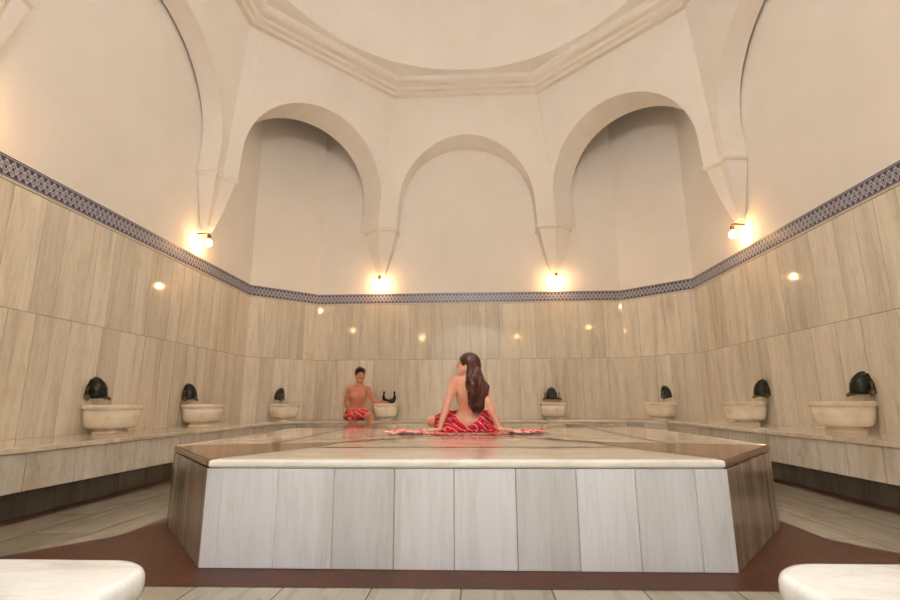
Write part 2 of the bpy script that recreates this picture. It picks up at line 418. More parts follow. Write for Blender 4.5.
# ------------------------------------------------------------------ stone bench running round the walls
bench = tag(empty('marble_bench', (0, D - .5, 0)), 'long cream marble bench built along the left, back and right walls', 'bench')
bo = (0, D - .5, 0)
def at_bench(o): o.parent = bench; o.location = (-bo[0], -bo[1], -bo[2]); return o
seat, pan, toe = MB(), MB(), MB()
f_out, f_in = offset(.885), offset(.020)
p_out, p_bot, p_in = offset(.868), offset(.878), offset(.82)
k_out, k_in = offset(.715), offset(.69)
for i in range(5):
    a, b = f_in[i], f_in[i + 1]; c, d = f_out[i], f_out[i + 1]
    L = math.hypot(d[0] - c[0], d[1] - c[1]); n = max(1, round(L / 1.25))
    for k in range(n):
        u0, u1 = k / n, (k + 1) / n
        gg = .0015 / L
        seat.slab_between(lerp(a, b, u0 + gg), lerp(a, b, u1 - gg), lerp(c, d, u0 + gg), lerp(c, d, u1 - gg), ZB - .045, ZB, rnd.random())
    n = max(2, round(L / .40)); cuts = [0] + [(k + rnd.uniform(-.18, .18)) / n for k in range(1, n)] + [1]
    for u0, u1 in zip(cuts[:-1], cuts[1:]):
        gg = .003 / L
        P, Q = (p_out[i], p_out[i + 1]), (p_bot[i], p_bot[i + 1]); R = (p_in[i], p_in[i + 1])
        q = [lerp(*R, u0 + gg), lerp(*R, u1 - gg), lerp(*Q, u1 - gg), lerp(*Q, u0 + gg)]
        tq = [lerp(*R, u0 + gg), lerp(*R, u1 - gg), lerp(*P, u1 - gg), lerp(*P, u0 + gg)]
        pan.add([(x, y, .22) for x, y in q] + [(x, y, ZB - .047) for x, y in tq],
                [(3, 2, 1, 0), (4, 5, 6, 7), (0, 1, 5, 4), (1, 2, 6, 5), (2, 3, 7, 6), (3, 0, 4, 7)], rnd.random())
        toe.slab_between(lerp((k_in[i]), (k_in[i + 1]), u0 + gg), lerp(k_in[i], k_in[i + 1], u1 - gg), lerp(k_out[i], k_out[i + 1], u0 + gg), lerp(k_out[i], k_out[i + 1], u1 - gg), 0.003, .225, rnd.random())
    core = MB()
at_bench(bev(seat.obj('seat_slab', M['slab_marble']), .008, 2))
at_bench(bev(pan.obj('front_panel', M['bench_marble']), .002, 1))
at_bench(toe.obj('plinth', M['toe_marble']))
under = MB(); r1, r0 = offset(.815), offset(.02)
for i in range(5): under.slab_between(r0[i], r0[i + 1], r1[i], r1[i + 1], .24, ZB - .05)
at_bench(under.obj('core', M['grout']))

# ------------------------------------------------------------------ heated platform in the middle
ZP = .55
plat = tag(empty('heated_platform', (0, 5.06, 0)), 'large octagonal marble platform with brown corner stripes in the middle of the floor', 'platform')
def at_plat(o): o.parent = plat; o.location = (0, -5.06, 0); return o
mb = MB(); mb.prism([(x * .995, 5.06 + (y - 5.06) * .997) for x, y in OCT], 0.003, ZP - .06)
at_plat(mb.obj('core', M['grout']))

def inward(p, d): 
    v = Vector((p[0], p[1] - 5.06)); return (p[0] - d * v.x / v.length * 1.0, p[1] - d * v.y / v.length)
for i in range(8):
    a, b = OCT[i], OCT[(i + 1) % 8]; L = math.hypot(b[0] - a[0], b[1] - a[1])
    cham = i % 2 == 0; pnl, lip = MB(), MB()
    if i == 7: cuts = [0] + [1 - (x + FX) / (2 * FX) for x in (1.23, .92, .61, .29, -.04, -.36, -.69, -1.0, -1.31)] + [1]
    else:
        n = 4 if cham else max(3, round(L / .325)); cuts = [k / n for k in range(n + 1)]
    ai, bi = inward(a, .05), inward(b, .05)
    for u0, u1 in zip(cuts[:-1], cuts[1:]):
        gg = .0026 / L
        pnl.slab_between(lerp(a, b, u0 + (gg if u0 else 0)), lerp(a, b, u1 - (gg if u1 < 1 else 0)), lerp(ai, bi, u0 + gg), lerp(ai, bi, u1 - gg), .003, ZP - .047, rnd.random())
    v = Vector((b[1] - a[1], -(b[0] - a[0]))).normalized() * -.005
    ao, bo_ = (a[0] + v.x, a[1] + v.y), (b[0] + v.x, b[1] + v.y)
    ai, bi = inward(a, .07), inward(b, .07)
    lip.slab_between(ao, bo_, ai, bi, ZP - .045, ZP)
    q1 = at_plat(bev(pnl.obj('corner_panel' if cham else 'side_panel', M['striped_marble' if cham else 'platform_marble']), .002, 1))
    q2 = at_plat(bev(lip.obj('corner_moulding' if cham else 'edge_moulding', M['brown_inlay' if cham else 'edge_marble']), .015, 3))
    if cham: q1['label'] = 'brown striped marble corner panel'; q2['label'] = 'brown marble corner moulding'
# top surface: slabs cut by the joints, then the inlaid bands let in flush
mb = MB()
TOP = [inward(p, .065) for p in OCT]
mb.prism(TOP, ZP - .05, ZP - .0008)
at_plat(mb.obj('top_slab', M['slab_marble']))
tb = MB(); z = ZP + .0006
for sx in (-1, 1):
    for sy in (-1, 1):
        def q(p): return (sx * p[0], 5.06 + sy * p[1])
        flat(tb, [q(p) for p in ((2.150, 1.365), (1.50, 1.165), (1.05, 1.06), (.97, 1.18), (1.03, 1.49), (1.405, 2.27))], z)
        flat(tb, [q(p) for p in ((1.07, 1.06), (.12, .05), (.05, .12), (.99, 1.17))], z + .0003)
    flat(tb, [(sx * x, 5.06 + y) for x, y in ((1.45, -1.16), (1.53, -1.18), (1.53, 1.18), (1.45, 1.16))], z)
for sy in (-1, 1):
    flat(tb, [(x, 5.06 + sy * y) for x, y in ((-1.02, 1.49), (1.02, 1.49), (1.03, 1.56), (-1.03, 1.56))], z)
at_plat(tb.obj('brown_inlay', M['brown_inlay']))

# ------------------------------------------------------------------ upper storey: arches, corbels, cornice, dome
YC = 5.40
C8 = [(-1.83, 9.56), (1.83, 9.56), (3.84, 6.98), (3.84, 3.45), (1.83, 1.56), (-1.83, 1.56), (-3.84, 3.45), (-3.84, 7.03)]
K8 = [(-1.56, 9.53), (1.56, 9.53), (3.77, 7.30), (3.77, 3.40), (1.56, 1.45), (-1.56, 1.45), (-3.77, 3.40), (-3.77, 7.30)]
PIER = {0: (.38, .38, 6.48, .36, .15), 1: (.03, .24, 6.45, .56, .10), 2: (.17, .17, 6.32, .33, 0), 3: (.24, .03, 6.45, .56, .10),
        4: (.38, .38, 6.4, .36, .15), 5: (.03, .24, 6.45, .56, .10), 6: (.17, .17, 6.32, .33, 0), 7: (.24, .03, 6.45, .56, .10)}
RIMC = (0, 5.76); RIM = 3.30; ZRIM = 7.685
# dome shell first: it is the ceiling, everything else hangs on it
NS, NR = 96, 14
vs, fs = [], []
for j in range(NR + 1):
    ph = (PI / 2) * j / NR * .998
    for k in range(NS):
        th = 2 * PI * k / NS
        r = RIM * math.cos(ph)
        vs.append((RIMC[0] + r * math.sin(th), RIMC[1] + r * math.cos(th), ZRIM + .05 + 2.9 * math.sin(ph)))
for j in range(NR):
    for k in range(NS):
        a, b = j * NS + k, j * NS + (k + 1) % NS
        fs.append((a, a + NS, b + NS, b))
ceil = struct(mesh_obj('ceiling', vs, fs, M['plaster'], smooth=True))
for ring, (ph, n) in enumerate(((1.02, 14), (1.22, 9), (1.40, 5))):
    for k in range(n):
        th = 2 * PI * (k + .5 * ring) / n
        P = Vector((RIMC[0] + RIM * math.cos(ph) * math.sin(th), RIMC[1] + RIM * math.cos(ph) * math.cos(th), ZRIM + .05 + 2.9 * math.sin(ph)))
        nrm = Vector((math.cos(ph) * math.sin(th) / RIM, math.cos(ph) * math.cos(th) / RIM, math.sin(ph) / 2.9)).normalized()
        bm = bmesh.new(); bmesh.ops.create_cone(bm, cap_ends=True, segments=16, radius1=.10, radius2=.10, depth=.06)
        bmesh.ops.transform(bm, matrix=Matrix.Translation(P - nrm * .01) @ nrm.to_track_quat('Z', 'Y').to_matrix().to_4x4(), verts=bm.verts)
        bm_obj('added_glass_eye', bm, M['eye'], ceil)  # glowing disc added out of view to light the room from above
# arcade walls
mb = MB()
for i in range(8):
    A, B, A2, B2 = C8[i], C8[(i + 1) % 8], K8[i], K8[(i + 1) % 8]
    L = math.hypot(B[0] - A[0], B[1] - A[1]); pa, pb, crown, thick, dip = PIER[i]
    nx, ny = -(B[1] - A[1]) / L, (B[0] - A[0]) / L
    if (A[0] + nx * .1) ** 2 + (A[1] + ny * .1 - YC) ** 2 < A[0] ** 2 + (A[1] - YC) ** 2: nx, ny = -nx, -ny
    s0, s1 = pa, L - pb; r = (s1 - s0) / 2; cs = (s0 + s1) / 2; spring = crown - r * 1.0
    pts = [(s0, ZC)] + [(cs - r * math.cos(PI * k / 40), spring + r * math.sin(PI * k / 40)) for k in range(41)] + [(s1, ZC)]
    def P3(s, z):
        t = s / L; f = (z - ZC) / (ZK - ZC)
        b0 = lerp(A, B, t); tt = lerp(A2, B2, t); p = lerp(b0, tt, max(0, f)); return (p[0], p[1], z)
    # face beside the arch
    for sa, sb in ((0, s0), (s1, L)):
        mb.add([P3(sa, ZC), P3(sb, ZC), P3(sb, ZK), P3(sa, ZK)], [(0, 1, 2, 3)])
    arc = pts[1:-1]
    vs2 = []; f2 = []
    rows = 6
    for s, zz in arc:
        for k in range(rows + 1): vs2.append(P3(s, zz + (ZK - zz) * k / rows))
    for k in range(len(arc) - 1):
        for j in range(rows):
            a = k * (rows + 1) + j; f2.append((a, a + rows + 1, a + rows + 2, a + 1))
    for sgn in (0, 1):
        pass
    mb.add(vs2, f2)
    # jamb strips between corbel top and springing are part of the face columns, the soffit runs round the opening
    mb.add([v for s, zz in pts for v in (P3(s, zz), (P3(s, zz)[0] + nx * thick, P3(s, zz)[1] + ny * thick, zz - dip * max(0, (zz - spring) / r) ** 2))],
           [(2 * k, 2 * k + 1, 2 * k + 3, 2 * k + 2) for k in range(len(pts) - 1)])
mb.obj('arcade', M['plaster'], ceil)
# cornice: stepped octagonal moulding, then the ring that turns the octagon into the circle
def oct_scaled(k, z):
    return [(x * k, RIMC[1] + (y - RIMC[1] + .27) * k - .27 * k if False else RIMC[1] + (y - RIMC[1]) * k, z) for x, y in K8]
prof = [(1.0, ZK - .01), (.975, ZK - .01), (.970, ZK + .050), (.948, ZK + .055), (.943, ZK + .115), (.915, ZK + .125), (.905, ZK + .165)]
rings = [oct_scaled(k, z) for k, z in prof]
loft('cornice', rings, M['moulding'], ceil, smooth=False, cap0=False, cap1=False)
ANG = sorted([2 * PI * k / 96 for k in range(96)] + [math.atan2(x, y - RIMC[1]) % (2 * PI) for x, y in K8])
def oct_ray(k, th):
    P = [(x * k, (y - RIMC[1]) * k) for x, y in K8]; dx, dy = math.sin(th), math.cos(th)
    for a, b in zip(P, P[1:] + P[:1]):
        ex, ey = b[0] - a[0], b[1] - a[1]; den = dx * ey - dy * ex
        if abs(den) < 1e-9: continue
        t = (a[0] * ey - a[1] * ex) / den; u = (a[0] * dy - a[1] * dx) / den
        if t > 0 and -1e-6 <= u <= 1 + 1e-6: return t
    return 3.5
def ring_at(fun, z): return [(RIMC[0] + fun(t_) * math.sin(t_), RIMC[1] + fun(t_) * math.cos(t_), z) for t_ in ANG]
rr = [ring_at(lambda th: oct_ray(.905, th), ZK + .165), ring_at(lambda th: oct_ray(.902, th), ZK + .262)]
for q_ in (.35, .7, 1.0):
    rr.append(ring_at(lambda th: (1 - q_) * oct_ray(.902, th) + q_ * RIM, ZK + .262 + (ZRIM - ZK - .262) * q_))
rr.append(ring_at(lambda th: RIM, ZRIM + .06))
loft('rim_ring', rr, M['plaster'], ceil, smooth=False, cap0=False, cap1=False)
# corbels under the eight corners
def corbel(i):
    C = C8[i]; Pn, Pp = C8[(i + 1) % 8], C8[i - 1]
    def along(Q, d):
        L = math.hypot(Q[0] - C[0], Q[1] - C[1]); return (C[0] + (Q[0] - C[0]) * d / L, C[1] + (Q[1] - C[1]) * d / L)
    a, b = along(Pp, PIER[(i - 1) % 8][1]), along(Pn, PIER[i][0])
    back = abs(C[1] - YC) > 3
    if back:
        yw = D if C[1] > YC else YF
        mid = lambda p: (p[0], yw)
        tip = (C[0] * .985, yw + (-.05 if C[1] > YC else .05)); wd = (1, 0)
    else:
        xw = math.copysign(W, C[0]); mid = lambda p: (xw, p[1])
        tip = (xw - math.copysign(.05, C[0]), C[1] + (.12 if C[1] > YC else -.12)); wd = (0, 1)
    top = [a, C, b]
    for side, p, first in (((i - 1) % 8, a, True), (i, b, False)):
        if side % 2:                                   # the jamb of a corner niche runs back behind the corner
            P0, P1 = C8[side], C8[(side + 1) % 8]; L = math.hypot(P1[0] - P0[0], P1[1] - P0[1])
            nx, ny = -(P1[1] - P0[1]) / L, (P1[0] - P0[0]) / L
            j = (p[0] + nx * .40, p[1] + ny * .40)
            if first: top = [mid(j), j] + top
            else: top = top + [j, mid(j)]
        else:
            top = [mid(p)] + top if first else top + [mid(p)]
    def tow(f, z, g=1.0): return [(tip[0] + (p[0] - tip[0]) * f * g, tip[1] + (p[1] - tip[1]) * f * g, z) for p in top]
    body = loft('corbel', [tow(.24, 3.50), tow(.34, 3.58), tow(.58, 3.85), tow(.78, 4.12), tow(.93, 4.36)], M['plaster'], ceil, smooth=False)
    loft('corbel_moulding', [tow(.95, 4.345), tow(1.04, 4.365), tow(1.06, 4.39), tow(1.0, 4.43)], M['moulding'], ceil, smooth=False)
    return tip
tips = [corbel(i) for i in range(8)]

# ------------------------------------------------------------------ lamps under the corbels
lamp_labels = ['lit bare bulb lamp under the corbel on the back wall, left one of its pair',
 'lit bare bulb lamp under the corbel on the back wall, right one of its pair',
 'lit bare bulb lamp on the right wall above the tile frieze', 'lit bare bulb lamp on the near right wall, out of frame',
 'lit bare bulb lamp right of the entrance arch', 'lit bare bulb lamp left of the entrance arch',
 'lit bare bulb lamp on the near left wall, out of frame', 'lit bare bulb lamp on the left wall above the tile frieze']
lamp_pos = [(-1.82, D - .19), (1.81, D - .19), (W - .19, 7.12), (W - .19, 3.4), (1.82, YF + .19), (-1.82, YF + .19), (-W + .19, 3.4), (-W + .19, 7.05)]
for i, (x, y) in enumerate(lamp_pos):
    L = tag(empty('wall_lamp', (x, y, 3.30)), lamp_labels[i], 'lamp', 'bare bulb lamps under the corbels')
    if i in (0, 1): wd = Vector((0, 1, 0))
    elif i in (4, 5): wd = Vector((0, -1, 0))
    else: wd = Vector((math.copysign(1, x), 0, 0))
    tube('bracket', [wd * .188 + Vector((0, 0, .14)), wd * .05 + Vector((0, 0, .15)), Vector((0, 0, .14)), Vector((0, 0, .10))], .012, M['brass'], L)
    loft('socket', [superring(r, r, z, 16, 1) for r, z in ((.022, .12), (.028, .11), (.028, .055), (.020, .05))], M['brass'], L)
    loft('bulb', [superring(r, r, z, 20, 1) for r, z in ((.018, .052), (.026, .035), (.047, .012), (.055, -.012), (.050, -.038), (.032, -.058), (.006, -.066))], M['bulb'], L)

# ------------------------------------------------------------------ basins and taps
def make_basin():
    r = empty('water_basin')
    loft('pedestal', [superring(a, b, z) for a, b, z in ((.15, .14, 0), (.15, .14, .018), (.135, .125, .03), (.135, .125, .05))], M['cream_marble'], r)
    loft('bowl', [superring(a, b, z, 40, .6) for a, b, z in ((.12, .12, .046), (.185, .19, .055), (.208, .22, .085), (.215, .23, .13), (.222, .238, .18), (.226, .242, .25), (.19, .205, .25), (.16, .17, .11), (.05, .05, .09))], M['cream_marble'], r)
    loft('rim', [superring(a, b, z, 40, .55) for a, b, z in ((.20, .215, .251), (.228, .243, .251), (.238, .252, .262), (.240, .254, .295), (.234, .248, .305), (.205, .22, .305), (.195, .21, .295), (.195, .21, .251))], M['cream_marble'], r, cap0=False, cap1=False)
    return r
def make_tap():
    r = empty('wall_tap')                    # local: wall at y = 0, room towards -y, z = 0 at the underside of the shell
    n = 36; rings = []
    for j in range(11):
        t = j / 10; ph = t * PI / 2
        ring = []
        for k in range(n + 1):
            th = PI * k / n
            rib = 1 + .03 * math.cos(12 * th) * math.cos(ph)
            x = -math.cos(th) * .120 * math.cos(ph) ** .8 * rib
            zz = math.sin(th) * .225 * math.cos(ph) ** .8 * rib
            ring.append((x, -.012 - .150 * math.sin(ph), zz * (1 - .0 * t) + .01 * t))
        rings.append(ring)
    vs = [p for q in rings for p in q]; fs = []
    m = n + 1
    for j in range(10):
        for k in range(n): fs.append((j * m + k, j * m + k + 1, (j + 1) * m + k + 1, (j + 1) * m + k))
    fs.append(tuple(range(m)))
    fs += [tuple([j * m for j in range(11)] + [j * m + n for j in range(10, -1, -1)])]
    mesh_obj('shell', vs, fs, M['bronze'], r, True)
    loft('wall_plate', [superring(.07, .03, 0, 20, 1)], M['bronze'], r) if False else None
    tube('supply_pipe', [(-.125, -.06, .012), (.125, -.06, .012)], .020, M['bronze'], r)
    for s in (-1, 1):
        tube('spout', [(s * .105, -.06, .012), (s * .135, -.06, .010), (s * .160, -.08, .0), (s * .168, -.10, -.022)], [.022, .027, .019, .015], M['brass'], r)
        h = tube('handle', [(s * .135, -.06, .02), (s * .138, -.06, .07), (s * .140, -.06, .10)], [.011, .009, .013], M['brass'], r)
        sphere('knob', (s * .141, -.06, .105), .016, M['brass'], h)
        tube('wall_pipe', [(s * .095, 0, .012), (s * .095, -.06, .012)], .013, M['bronze'], r)
    return r
def copy_tree(o, parent=None):
    c = o.copy(); COL.objects.link(c)
    if parent is not None: c.parent = parent
    for ch in list(o.children): copy_tree(ch, c)
    return c
ca = math.atan2(D - YL, W - XB)
cm_l = (-3.66, 9.43); cm_r = (3.66, 9.43)
def on_chamfer(sgn, t, d):
    a, b = (sgn * W, YL), (sgn * XB, D); L = math.hypot(a[0] - b[0], a[1] - b[1])
    p = lerp(a, b, t); nx, ny = -sgn * (D - YL) / L, -(W - XB) / L
    return (p[0] + nx * d, p[1] + ny * d), ca * sgn
BW = .022 + .255
basins = [ # position, rotation, label, tap label
 ((-W + BW, 5.355), PI / 2, 'cream marble basin on the left bench nearest the camera', 'dark domed bronze tap above the nearest left basin', (-W + .016, 5.34)),
 ((-W + BW, 7.18), PI / 2, 'cream marble basin on the left bench, second from the camera', 'dark domed bronze tap above the second left basin', (-W + .016, 7.16)),
 (*on_chamfer(-1, .50, BW), 'small cream marble basin on the bench in the back left corner', 'dark domed bronze tap in the back left corner', on_chamfer(-1, .54, .016)[0]),
 ((1.60, D - BW), 0, 'cream marble basin alone on the back bench, right of the woman', 'dark domed bronze tap on the back wall right of the woman', (1.62, D - .016)),
 (*on_chamfer(1, .50, BW), 'small cream marble basin on the bench in the back right corner', 'dark domed bronze tap in the back right corner', on_chamfer(1, .52, .016)[0]),
 ((W - BW, 7.24), -PI / 2, 'cream marble basin on the right bench, second from the camera', 'dark domed bronze tap above the second right basin', (W - .016, 7.12)),
 ((W - BW, 5.37), -PI / 2, 'cream marble basin on the right bench nearest the camera', 'dark domed bronze tap above the nearest right basin', (W - .016, 5.33)),
 ((-1.60, D - BW), 0, 'cream marble basin on the back bench under the man\'s hand', None, None),
]
B0, T0 = make_basin(), make_tap(); first_t = True
for i, (p, rz, lab, tlab, tp) in enumerate(basins):
    b = B0 if i == 0 else copy_tree(B0)
    b.location = (p[0], p[1], ZB); b.rotation_euler = (0, 0, rz); tag(b, lab, 'basin', 'marble wash basins on the bench')
    if tp:
        t_ = T0 if first_t else copy_tree(T0); first_t = False
        t_.location = (tp[0], tp[1], .925); t_.rotation_euler = (0, 0, rz)
        tag(t_, tlab, 'tap', 'domed bronze wall taps')
# the open U-shaped pair of taps by the man
mt = tag(empty('twin_tap', (-1.545, D - .016, .87)), 'dark U-shaped twin tap with two upright handles beside the man\'s hand', 'tap')
UC = -.30
tube('supply_pipe', [(0, 0, .03), (0, UC * .5, .03), (0, UC, .02)], [.022, .022, .026], M['bronze'], mt)
tube('curved_pipe', [(.105 * math.cos(a), UC, .095 + .085 * math.sin(a)) for a in [PI + PI * k / 16 for k in range(17)]],
     [.030 + .020 * math.sin(PI * k / 16) for k in range(17)], M['bronze'], mt)
for s in (-1, 1):
    h = tube('handle', [(s * .105, UC, .08), (s * .105, UC, .13), (s * .100, UC, .175)], [.032, .020, .014], M['bronze'], mt)
    sphere('knob', (s * .10, UC, .19), .022, M['bronze'], h)

# ------------------------------------------------------------------ marble stools at the camera's feet
def make_stool():
    r = empty('marble_stool')
    n = 64
    def ring(k, z):   # rounded rectangle .66 x .56
        out = []; a, b, c = .325 * k, .29 * k, .15 * k
        for i in range(n):
            q = i // (n // 4); u = (i % (n // 4)) / (n // 4 - 1) * PI / 2 + q * PI / 2
            cx_ = (a - c) * (1 if q in (0, 3) else -1); cy_ = (b - c) * (1 if q in (0, 1) else -1)
            out.append((cx_ + c * math.cos(u), cy_ + c * math.sin(u), z))
        return out
    loft('seat', [ring(.93, .345), ring(.97, .350), ring(.995, .362), ring(1, .38), ring(.997, .400), ring(.982, .412), ring(.955, .419), ring(.92, .42)], M['white_marble'], r)
    loft('pedestal', [ring(.66, .003), ring(.66, .04), ring(.60, .06), ring(.60, .30), ring(.70, .346)], M['white_marble'], r)
    return r
s0 = make_stool(); s0.location = (1.155, 1.215, 0)
tag(s0, 'white marble stool with rounded corners at bottom right', 'stool', 'white marble stools by the entrance')
s1_ = copy_tree(s0); s1_.location = (-1.125, 1.19, 0)
tag(s1_, 'white marble stool with rounded corners at bottom left', 'stool', 'white marble stools by the entrance')

# ------------------------------------------------------------------ bodies: smooth implicit figures turned into one mesh
class Field:
    def __init__(self, h=.005): self.p = []; self.h = h
    def rc(self, a, ra, b, rb, k=.02, c=0, sub=False):
        self.p.append(('c', np.array(a, float), np.array(b, float), ra, rb, k, c, sub)); return self
    def chain(self, pts, rad, k=.02, c=0):
        for i in range(len(pts) - 1): self.rc(pts[i], rad[i], pts[i + 1], rad[i + 1], k, c)
        return self
    def el(self, c, r, R=None, k=.02, col=0, sub=False):
        self.p.append(('e', np.array(c, float), np.array(r, float), np.eye(3) if R is None else np.array(R, float), None, k, col, sub)); return self
    def mesh(self, name, mats, parent, wob=0, clip=None):
        h = self.h; lo = np.full(3, 1e9); hi = -lo
        bb = []
        for q in self.p:
            if q[0] == 'c': a = np.minimum(q[1] - q[3], q[2] - q[4]); b = np.maximum(q[1] + q[3], q[2] + q[4])
            else: m = q[2].max(); a, b = q[1] - m, q[1] + m
            bb.append((a, b))
            if not q[7]: lo = np.minimum(lo, a); hi = np.maximum(hi, b)
        lo -= .05; hi += .05; n = np.ceil((hi - lo) / h).astype(int) + 1
        F = np.full(n, .2, np.float32); C = np.zeros(n, np.int8); Bst = np.full(n, 9., np.float32)
        for q, (a, b) in zip(self.p, bb):
            mg = q[5] + .03
            i0 = np.clip(((a - mg - lo) / h).astype(int), 0, n); i1 = np.clip(((b + mg - lo) / h).astype(int) + 2, 0, n)
            if (i1 <= i0).any(): continue
            X = np.stack(np.meshgrid(*[lo[d] + h * np.arange(i0[d], i1[d]) for d in range(3)], indexing='ij'), -1)
            if q[0] == 'c':
                ab = q[2] - q[1]; L2 = max(1e-9, ab @ ab); t = np.clip(((X - q[1]) @ ab) / L2, 0, 1)
                d = np.linalg.norm(X - q[1] - t[..., None] * ab, axis=-1) - (q[3] + t * (q[4] - q[3]))
            else:
                Y = (X - q[1]) @ q[3]; k0 = np.linalg.norm(Y / q[2], axis=-1); k1 = np.linalg.norm(Y / q[2] ** 2, axis=-1) + 1e-9
                d = k0 * (k0 - 1) / k1
            s = tuple(slice(i0[e_], i1[e_]) for e_ in range(3)); k = q[5]; f = F[s]
            if q[7]:
                g_ = -d; hh = np.maximum(k - np.abs(f - g_), 0) / k; F[s] = np.maximum(f, g_) + hh * hh * k / 4
            else:
                hh = np.maximum(k - np.abs(f - d), 0) / k; F[s] = np.minimum(f, d) - hh * hh * k / 4
                bst = Bst[s]; mk = d < bst; bst[mk] = d[mk]; C[s][mk] = q[6]
        if wob or clip is not None:
            X = np.stack(np.meshgrid(*[lo[d] + h * np.arange(n[d]) for d in range(3)], indexing='ij'), -1)
            if wob: F = F + wob * (np.sin(X[..., 0] * 95 + 3 * np.sin(X[..., 2] * 40)) + np.sin(X[..., 1] * 80 + 2 * np.sin(X[..., 0] * 50)))
            if clip is not None: F = np.maximum(F, clip(X))
        ins = F < 0
        cs = [(i, j, k) for i in (0, 1) for j in (0, 1) for k in (0, 1)]
        sl = lambda A, c: A[c[0]:n[0] - 1 + c[0], c[1]:n[1] - 1 + c[1], c[2]:n[2] - 1 + c[2]]
        cnt = sum(sl(ins, c).astype(np.int8) for c in cs); act = (cnt > 0) & (cnt < 8)
        I = np.argwhere(act); idx = np.full(act.shape, -1, np.int64); idx[act] = np.arange(len(I))
        acc = np.zeros((len(I), 3)); w = np.zeros(len(I))
        for a in cs:
            for d in range(3):
                if a[d]: continue
                b = list(a); b[d] = 1
                fa = F[I[:, 0] + a[0], I[:, 1] + a[1], I[:, 2] + a[2]]; fb = F[I[:, 0] + b[0], I[:, 1] + b[1], I[:, 2] + b[2]]
                m = (fa < 0) != (fb < 0); t = np.where(m, fa / np.where(m, fa - fb, 1), 0)
                pos = np.array(a, float)[None] + 0 * acc; pos[:, d] += t
                acc[m] += pos[m]; w[m] += 1
        V = lo + h * (I + acc / w[:, None]); col = C[I[:, 0], I[:, 1], I[:, 2]]
        Q = []
        for d in range(3):
            e1, e2 = (d + 1) % 3, (d + 2) % 3
            A = np.take(ins, range(n[d] - 1), d); B = np.take(ins, range(1, n[d]), d)
            E = np.argwhere(A != B); ok = (E[:, e1] > 0) & (E[:, e2] > 0) & (E[:, e1] < n[e1] - 1) & (E[:, e2] < n[e2] - 1); E = E[ok]
            flip = ~A[E[:, 0], E[:, 1], E[:, 2]]
            def cell(o1, o2):
                G = E.copy(); G[:, e1] -= o1; G[:, e2] -= o2; return idx[G[:, 0], G[:, 1], G[:, 2]]
            q = np.stack([cell(1, 1), cell(0, 1), cell(0, 0), cell(1, 0)], 1); q[flip] = q[flip][:, ::-1]; Q.append(q)
        Q = np.concatenate(Q); Q = Q[(Q >= 0).all(1)]
        # light smoothing
        nb = np.zeros_like(V); ct = np.zeros(len(V))
        for _ in range(2):
            nb[:] = 0; ct[:] = 0
            for a_, b_ in ((0, 1), (1, 2), (2, 3), (3, 0)):
                np.add.at(nb, Q[:, a_], V[Q[:, b_]]); np.add.at(ct, Q[:, a_], 1)
                np.add.at(nb, Q[:, b_], V[Q[:, a_]]); np.add.at(ct, Q[:, b_], 1)
            V = .6 * V + .4 * nb / np.maximum(ct, 1)[:, None]
        fm = col[Q[:, 0]]
        return mesh_obj(name, V.tolist(), Q.tolist(), None, parent, True, None, mats, fm.tolist())

def unit(v): v = np.array(v, float); return v / np.linalg.norm(v)
def add_hand(F, wrist, fwd, up, thumb, curl=.25, s=1.0):
    """palm along fwd, back of the hand towards up, thumb on the +thumb side of (fwd x up)"""
    w = np.array(wrist, float); f = unit(fwd); u = np.array(up, float); u = unit(u - (u @ f) * f); r = np.cross(f, u) * thumb
    for o, ra, rb in ((.022, .016, .0125), (.007, .0165, .013), (-.008, .0165, .013), (-.022, .015, .012)):
        F.rc(w + f * .012 * s + r * o * .7 * s, ra * s, w + f * .085 * s + r * o * s * 1.1, rb * s, .012)
    for o, ln in ((.027, .066), (.009, .075), (-.009, .070), (-.026, .055)):
        p = w + f * .085 * s + r * o * s; ang = curl * .5; rad = .0098 * s
        for sg, fr in enumerate((.45, .3, .25)):
            d = unit(f * math.cos(ang) - u * math.sin(ang) + r * o * 3.0); q = p + d * ln * fr * s
            F.rc(p, rad, q, rad * .92, .005); p = q; rad *= .92; ang += curl
    p = w + f * .028 * s + r * .026 * s; d = unit(f * .65 + r * .75 - u * .15); q = p + d * .038 * s
    F.rc(p, .0135 * s, q, .0115 * s, .01); d = unit(f * .9 + r * .35 - u * .2); F.rc(q, .0115 * s, q + d * .03 * s, .009 * s, .005)
def add_foot(F, ankle, fwd, s=1.0):
    a = np.array(ankle, float); f = unit(fwd); u = np.array((0, 0, 1.)); r = np.cross(f, u)
    F.rc(a, .036 * s, a - f * .035 * s - u * .045 * s, .032 * s, .02)
    F.rc(a - f * .03 * s - u * .048 * s, .030 * s, a + f * .12 * s - u * .058 * s, .024 * s, .025)
    F.rc(a, .034 * s, a + f * .11 * s - u * .052 * s, .028 * s, .03)
    for o, ln, rr_ in ((-.030, .052, .0135), (-.012, .05, .0105), (.003, .046, .010), (.017, .04, .0095), (.03, .032, .009)):
        b = a + f * .115 * s + r * o * s - u * .066 * s; F.rc(b, rr_ * s, b + f * ln * s, rr_ * .85 * s, .006)
